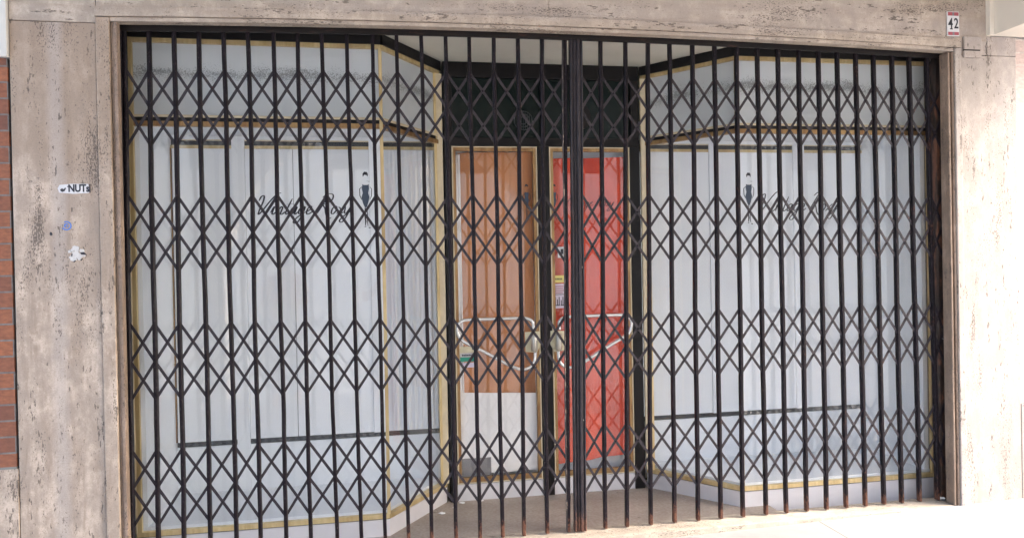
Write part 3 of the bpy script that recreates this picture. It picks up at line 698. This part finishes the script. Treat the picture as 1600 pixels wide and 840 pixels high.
def gate_leaf(bars, name_label, first_is_post, last_is_post):
    g = empty('folding_gate', (bar_x(bars[len(bars) // 2], 0), 0, .04), name_label, 'gate')
    for i, b in enumerate(bars):
        if (i == 0 and first_is_post) or (i == len(bars) - 1 and last_is_post): continue
        part('upright_bar', M['gate'], g, lambda bm: bar_mesh(bm, b))
    for r in range(4):
        def P(i, k):
            x0 = bar_x(bars[i], ROWS[r]); z = node_z(r, x0) + k * HALF; return (bar_x(bars[i], z), z)
        n = len(bars)
        def riv(bm):
            for i in range(n):
                for k in (1, 0, -1): 
                    x, z = P(i, k); dome(bm, x, -.0135, z, .0042)
            for i in range(n - 1):
                for k in (.5, -.5):
                    a, b_ = P(i, k), P(i + 1, k); dome(bm, (a[0] + b_[0]) / 2, -.0045, (a[1] + b_[1]) / 2, .0062)
        row = part('lattice_row', M['gate'], g, riv)
        def sub(pts, y):
            bm = bmesh.new(); strap(bm, pts, y); o = new_obj('strap', bm, M['strap']); o.parent = row
            o.matrix_parent_inverse = row.matrix_world.inverted() if False else Matrix.Identity(4)
            # row meshes are in world space under their gate: cancel the gate offset
            return o
        for i in range(-1, n - 1):
            if i == -1: sub([P(0, 0), P(1, -1)], -.0045); sub([P(0, 0), P(1, 1)], .001)
            elif i == n - 2: sub([P(n - 2, 1), P(n - 1, 0)], -.0045); sub([P(n - 2, -1), P(n - 1, 0)], .001)
            else:
                sub([P(i, 1), P(i + 1, 0), P(i + 2, -1)], -.0045); sub([P(i, -1), P(i + 1, 0), P(i + 2, 1)], .001)
    return g
gL = gate_leaf(BL, 'left leaf of the black scissor gate, before the left window and brown door', True, False)
gR = gate_leaf(BR, 'right leaf of the black scissor gate with closing stile, before the red door', True, True)
# thin weathered edge of the left leaf
t = NT('scraped_paint'); nz = t.noise((90, 90, 16), 1, 5, .7)
t.col(t.ramp(nz, [(.45, (.022, .018, .020)), (.56, (.06, .045, .045)), (.62, (.42, .32, .25))])); t.set(.5); M['scraped'] = t.m
part('edge_strip', M['scraped'], gL, lambda bm: bar_mesh(bm, (2.0875 - .0125, 2.0605 - .0125), .004, .020, y=-.006))
# closing stile of the right leaf: twin channels
def f_(bm):
    bar_mesh(bm, (2.146, 2.122), .064, .030, jit=.0004)
    for dx, w_ in ((-.0285, .009), (-.012, .005), (.010, .018), (.0285, .009)): bar_mesh(bm, (2.146 + dx, 2.122 + dx), w_, .012, y=-.019, jit=.0004)
part('closing_stile', M['strap'], gR, f_)
part('keyhole', M['lockmetal'], gR, lambda bm: (tube(bm, [(2.150, -.020, 1.44), (2.150, -.0165, 1.44)], .008, 12), tube(bm, [(2.142, -.020, .63), (2.142, -.0165, .63)], .007, 12)))

gf = empty('gate_frame', (2.1, 0, 0), 'black steel head track and side posts that carry the folding gate', 'gate frame')
part('head_track', M['track'], gf, lambda bm: (cambered(bm, -.17, 4.36, -.024, .024, 2.633, 2.660, 20), cambered(bm, -.17, 4.36, -.024, -.018, 2.622, 2.6329, 20)))
part('side_post', M['gate'], gf, lambda bm: (bar_mesh(bm, (-.108, -.123), .032, .05, y=.004), bar_mesh(bm, (-.082, -.097), .016, .028, y=-.002)))
part('wall_angle', M['black'], gf, lambda bm: box(bm, -.176, -.128, -.045, .05, .03, 2.64))
part('side_post', M['jamb_rust'], gf, lambda bm: (box(bm, 4.312, 4.344, .012, .05, .04, 2.62, .003), box(bm, 4.345, 4.40, .012, .10, .04, 2.62, .003)), label='rust stained right hand side post')
part('wall_angle', M['black'], gf, lambda bm: (box(bm, 4.345, 4.372, -.028, .010, .04, 2.61, .002),))
part('wall_angle', M['black'], gf, lambda bm: box(bm, 4.40, 4.45, -.03, .3, .0, 2.65))

# ------------------------------------------------------------------ small things on the walls
hn = empty('house_number', (4.331, W, 2.777), 'white enamel house number plate reading 42 with red ends, above the right jamb', 'sign')
def tilt(bm):
    for v in bm.verts:
        dx, dz = v.co.x - 4.331, v.co.z - 2.777; a = R(-1.0); v.co.x = 4.331 + dx * math.cos(a) - dz * math.sin(a); v.co.z = 2.777 + dx * math.sin(a) + dz * math.cos(a)
part('plate', M['white_paint'], hn, lambda bm: box(bm, 4.293, 4.369, W - .008, W - .001, 2.708, 2.846, .002))
part('red_band', M['red_ink'], hn, lambda bm: [box(bm, a, b, W - .0092, W - .0081, z0, z1) for z0, z1 in ((2.712, 2.730), (2.822, 2.842)) for a, b in ((4.297, 4.325), (4.337, 4.365))])
part('band_divider', M['grey_card'], hn, lambda bm: [box(bm, 4.3255, 4.3365, W - .0092, W - .0081, z0, z1) for z0, z1 in ((2.712, 2.730), (2.822, 2.842))])
def f_(bm):
    text_bm(bm, '4', .082, (4.313, W - .0088, 2.776), 0, .0006, .0012, .72); text_bm(bm, '2', .082, (4.349, W - .0088, 2.776), 0, .0006, .0012, .72)
    box(bm, 4.309, 4.326, W - .0094, W - .0082, 2.744, 2.750)
part('numeral', M['vinyl'], hn, f_)
cp = empty('cover_plate', (4.45, W, 2.64), 'cream rectangular cover plate with a dark slot beside the gate head, below the house number', 'cover plate')
part('plate', M['trav_r'], cp, lambda bm: box(bm, 4.394, 4.505, W - .016, W - .0011, 2.634, 2.706, .003))
part('plate', M['trav_r'], cp, lambda bm: box(bm, 4.394, 4.505, W - .014, W - .0011, 2.588, 2.627, .003))
part('slot', M['black'], cp, lambda bm: box(bm, 4.396, 4.503, W - .008, W - .0011, 2.6271, 2.6339))

ds = empty('torn_sticker', (-.285, W, 1.847), 'white torn sticker with black letters NUTS on the left stone pier', 'sticker')
def f_(bm): prism(bm, [(-.345, 1.832), (-.352, 1.852), (-.343, 1.868), (-.29, 1.873), (-.221, 1.872), (-.219, 1.830), (-.29, 1.827)], W - .0022, W - .001, 'y')
part('backing', M['white_paint'], ds, f_)
def f_(bm):
    text_bm(bm, 'NUTs', .047, (-.262, W - .0028, 1.851), 0, .0004, .0018, .78)
    prism(bm, [(-.338, 1.838), (-.342, 1.846), (-.333, 1.852), (-.325, 1.848), (-.320, 1.856), (-.316, 1.852), (-.322, 1.840), (-.331, 1.835)], W - .0032, W - .0024, 'y')
    prism(bm, [(-.312, 1.858), (-.308, 1.864), (-.303, 1.866), (-.306, 1.858)], W - .0032, W - .0024, 'y')
    box(bm, -.2165, -.2125, W - .0032, W - .0012, 1.832, 1.872)
part('printing', M['vinyl'], ds, f_)
def f_(bm):
    c0 = (-.318, 1.680)
    for a0, a1, r0, r1 in ((-150, 120, .016, .0215), (60, 240, .005, .011), (-80, 30, .003, .008)):
        k = 14; a = [R(a0 + (a1 - a0) * i / k) for i in range(k + 1)]
        for p, q in zip(a, a[1:]):
            prism(bm, [(c0[0] + r0 * math.cos(p) + .0001, c0[1] + r0 * math.sin(p)), (c0[0] + r1 * math.cos(p), c0[1] + r1 * math.sin(p)), (c0[0] + r1 * math.cos(q), c0[1] + r1 * math.sin(q)), (c0[0] + r0 * math.cos(q), c0[1] + r0 * math.sin(q) + .0001)], W - .002, W - .001, 'y')
tag(part('round_sticker', M['blue_ink'], None, f_), 'small faded blue round sticker on the left stone pier', 'sticker')
bs = empty('burst_sticker', (-.277, W, 1.548), 'shredded pale round sticker with black fragments, lowest on the left stone pier', 'sticker')
def f_(bm):
    r2 = random.Random(5)
    for k in range(34):
        a = r2.uniform(0, 6.28); rr = r2.uniform(0, .036); cx, cz = -.277 + rr * math.cos(a), 1.548 + rr * math.sin(a); s_ = r2.uniform(.006, .014)
        prism(bm, [(cx + s_ * r2.uniform(.6, 1.2) * math.cos(b * 1.26 + a), cz + s_ * r2.uniform(.6, 1.2) * math.sin(b * 1.26 + a)) for b in range(5)], W - .0022 - k * .00003, W - .001, 'y')
part('shreds', simple('weathered_paper', (.66, .64, .62), .8, var=.25, sc=60), bs, f_)
def f_(bm):
    prism(bm, [(-.262, 1.556), (-.246, 1.558), (-.232, 1.544), (-.258, 1.546)], W - .0044, W - .0034, 'y')
    for (a, b, c, d) in ((-.312, 1.572, -.302, 1.560), (-.300, 1.540, -.298, 1.552), (-.262, 1.520, -.254, 1.528), (-.292, 1.514, -.284, 1.520), (-.246, 1.572, -.250, 1.582)):
        prism(bm, [(a, b), (c, d), (c + .004, d - .002), (a + .003, b - .004)], W - .0044, W - .0034, 'y')
part('fragments', M['vinyl'], bs, f_)

# wire tie at the right post
tag(part('wire_tie', M['chrome'], None, lambda bm: tube(bm, catmull([(4.300, -.02, .985), (4.325, -.03, .978), (4.352, -.034, .972), (4.362, -.03, .980), (4.366, -.028, .992)], 5), .0016, 6)), 'thin pale wire twisted round the rightmost gate post', 'wire')

# litter in the recess
lit = [(1.555, .60, .040, 'crumpled white tissue scrap in the back left corner of the recess', .020),
       (1.42, .44, .040, 'white paper scrap lying beside the slanted left plinth', .022),
       (1.67, .615, .038, 'flat pale scrap against the door plinth under the brown paper', .020),
       (1.50, .535, .037, 'tiny white flake on the floor near the slanted plinth', .010),
       (4.30, .00, .050, 'white crumpled scrap on the sill by the rusty right post', .022)]
for (x, y, z, lab, s_) in lit:
    bm = bmesh.new(); q = bmesh.ops.create_icosphere(bm, subdivisions=2, radius=s_)
    for v in q['verts']: v.co = Vector((x + v.co.x * rnd.uniform(.5, 1.2), y + v.co.y * rnd.uniform(.3, .9), z + abs(v.co.z) * rnd.uniform(.1, .6)))
    tag(new_obj('paper_scrap', bm, M['paper_white']), lab, 'litter', 'paper scraps on the shop step')

bm = bmesh.new(); prism(bm, [(-.3905, 1.640), (-.388, 1.652), (-.381, 1.650), (-.378, 1.640), (-.384, 1.634)], W - .002, W - .001, 'y')
tag(new_obj('black_scrap', bm, M['vinyl']), 'tiny black sticker remnant left of the blue round sticker on the pier', 'sticker')

# ------------------------------------------------------------------ two passers-by in front of the shop (mirrored in the left window)
def skin_mesh(name, nodes, edges, mat, parent, levels=2):
    me = bpy.data.meshes.new(name); me.from_pydata([n[0] for n in nodes], edges, [])
    o = bpy.data.objects.new(name, me); COL.objects.link(o); m = o.modifiers.new('s', 'SKIN')
    for v, n in zip(me.skin_vertices[0].data, nodes): r = n[1]; v.radius = r if isinstance(r, tuple) else (r, r)
    me.skin_vertices[0].data[0].use_root = True
    m.use_smooth_shade = True; m2 = o.modifiers.new('u', 'SUBSURF'); m2.levels = levels; m2.render_levels = levels
    dg = bpy.context.evaluated_depsgraph_get(); nm = bpy.data.meshes.new_from_object(o.evaluated_get(dg))
    bpy.data.objects.remove(o); bpy.data.meshes.remove(me); nm.name = name; nm.materials.clear(); nm.materials.append(mat)
    for p in nm.polygons: p.use_smooth = True
    q = bpy.data.objects.new(name, nm); COL.objects.link(q); q.parent = parent; return q
M['skin'] = simple('skin', (.50, .31, .23), .5); M['hair'] = simple('hair', (.05, .03, .02), .6)
def person(x, y, rot, shirt, trousers, label, hands_z, reach):
    p = empty('person', (x, y, gz(x)), label, 'person'); p.rotation_euler = (0, 0, rot)
    # local: faces +Y
    N = [((0, 0, .93), (.145, .10)), ((0, .0, 1.08), (.125, .09)), ((0, -.005, 1.28), (.15, .105)), ((0, -.01, 1.40), (.10, .075)), ((0, 0, 1.49), (.052, .055)), ((0, .015, 1.56), (.065, .078)), ((0, .02, 1.64), (.076, .095)), ((0, .012, 1.70), (.06, .075))]
    E = [(i, i + 1) for i in range(7)]
    for s_ in (-1, 1):
        b = len(N); hx = s_ * .06
        N += [((s_ * .175, -.01, 1.375), (.052, .055)), ((s_ * .225, .03, 1.13), (.042, .042)), ((hx * 1.6, reach * .75, (1.13 + hands_z) / 2 + .03), (.034, .034)), ((hx, reach - .05, hands_z - .02), (.025, .02))]
        E += [(3, b), (b, b + 1), (b + 1, b + 2), (b + 2, b + 3)]
        h = len(N); N += [((hx, reach - .005, hands_z + .01), (.036, .016))]; E += [(b + 3, h)]
        for k in range(4):
            f = len(N); fx = hx - s_ * (-.024 + .016 * k); ln = (.060, .068, .064, .050)[k]
            N += [((fx, reach + .02, hands_z + .03), .0085), ((fx - s_ * .012, reach + .025, hands_z + .03 + ln * .5), .008), ((fx - s_ * .028, reach + .012, hands_z + .03 + ln * .8), .007)]; E += [(h, f), (f, f + 1), (f + 1, f + 2)]
        f = len(N); N += [((hx - s_ * .036, reach - .02, hands_z + .01), .010), ((hx - s_ * .045, reach - .035, hands_z + .04), .009)]; E += [(h, f), (f, f + 1)]
        l = len(N); N += [((s_ * .095, 0, .86), (.085, .09)), ((s_ * .11, .015, .49), (.056, .06)), ((s_ * .115, -.02, .10), (.036, .042)), ((s_ * .12, .02, .045), (.04, .04)), ((s_ * .13, .14, .03), (.042, .026))]
        E += [(0, l), (l, l + 1), (l + 1, l + 2), (l + 2, l + 3), (l + 3, l + 4)]
    skin_mesh('body', N, E, M['skin'], p)
    S = [((0, 0, .90), (.17, .125)), ((0, .0, 1.08), (.15, .11)), ((0, -.005, 1.28), (.175, .125)), ((0, -.01, 1.41), (.11, .09))]; SE = [(0, 1), (1, 2), (2, 3)]
    for s_ in (-1, 1):
        b = len(S); S += [((s_ * .178, -.01, 1.375), (.07, .072)), ((s_ * .215, .02, 1.20), (.064, .062))]; SE += [(3, b), (b, b + 1)]
    skin_mesh('shirt', S, SE, shirt, p)
    T = [((0, 0, .95), (.155, .115))]; TE = []
    for s_ in (-1, 1):
        b = len(T); T += [((s_ * .095, 0, .86), (.10, .105)), ((s_ * .11, .015, .49), (.075, .08)), ((s_ * .115, -.015, .11), (.062, .068))]; TE += [(0, b), (b, b + 1), (b + 1, b + 2)]
    skin_mesh('trousers', T, TE, trousers, p)
    skin_mesh('hair', [((0, -.025, 1.62), (.078, .075)), ((0, -.022, 1.70), (.082, .085)), ((0, .0, 1.745), (.06, .07))], [(0, 1), (1, 2)], M['hair'], p)
    def face(bm):
        for s_ in (-1, 1):
            for (cx, cy, cz, r_) in ((s_ * .03, .103, 1.635, .010), (s_ * .078, .005, 1.61, .018)):
                q = bmesh.ops.create_icosphere(bm, subdivisions=2, radius=r_)
                for v in q['verts']: v.co = Vector((v.co.x * (1 if abs(cx) < .05 else .5) + cx, v.co.y * .6 + cy, v.co.z + cz))
        q = bmesh.ops.create_cone(bm, segments=8, radius1=.018, radius2=.004, depth=.05, cap_ends=True)
        for v in q['verts']: v.co = Vector((v.co.x, .112 - v.co.z * .3, v.co.z + 1.605))
    bm = bmesh.new(); face(bm); o = new_obj('face_features', bm, M['skin'], None, True); o.parent = p
    return p
p1 = person(1.13, -4.30, 0, M['paper_white'], simple('beige_cloth', (.55, .50, .42), .8), 'person in a white shirt raising a phone, mirrored in the left window', 1.36, .34)
def f_(bm): box(bm, 1.045, 1.195, -3.935, -3.925, 1.425, 1.50, .003)
tag(part('phone', M['vinyl'], None, f_), 'black phone held up by the white shirted person in the reflection', 'phone')
p2 = person(.02, -4.45, R(-8), simple('pink_cloth', (.62, .42, .38), .8), simple('grey_cloth', (.5, .5, .52), .8), 'person in a pinkish top holding a cream bag, mirrored in the left window', 1.12, .30)
def f_(bm):
    box(bm, -.09, .20, -4.16, -4.03, .90, 1.11, .02); tube(bm, [(.0, -4.10, 1.10), (.02, -4.10, 1.16), (.10, -4.10, 1.16), (.12, -4.10, 1.10)], .008, 8)
tag(part('bag', simple('cream_leather', (.66, .58, .44), .6), None, f_), 'cream bag in the hands of the person in the pinkish top', 'bag')
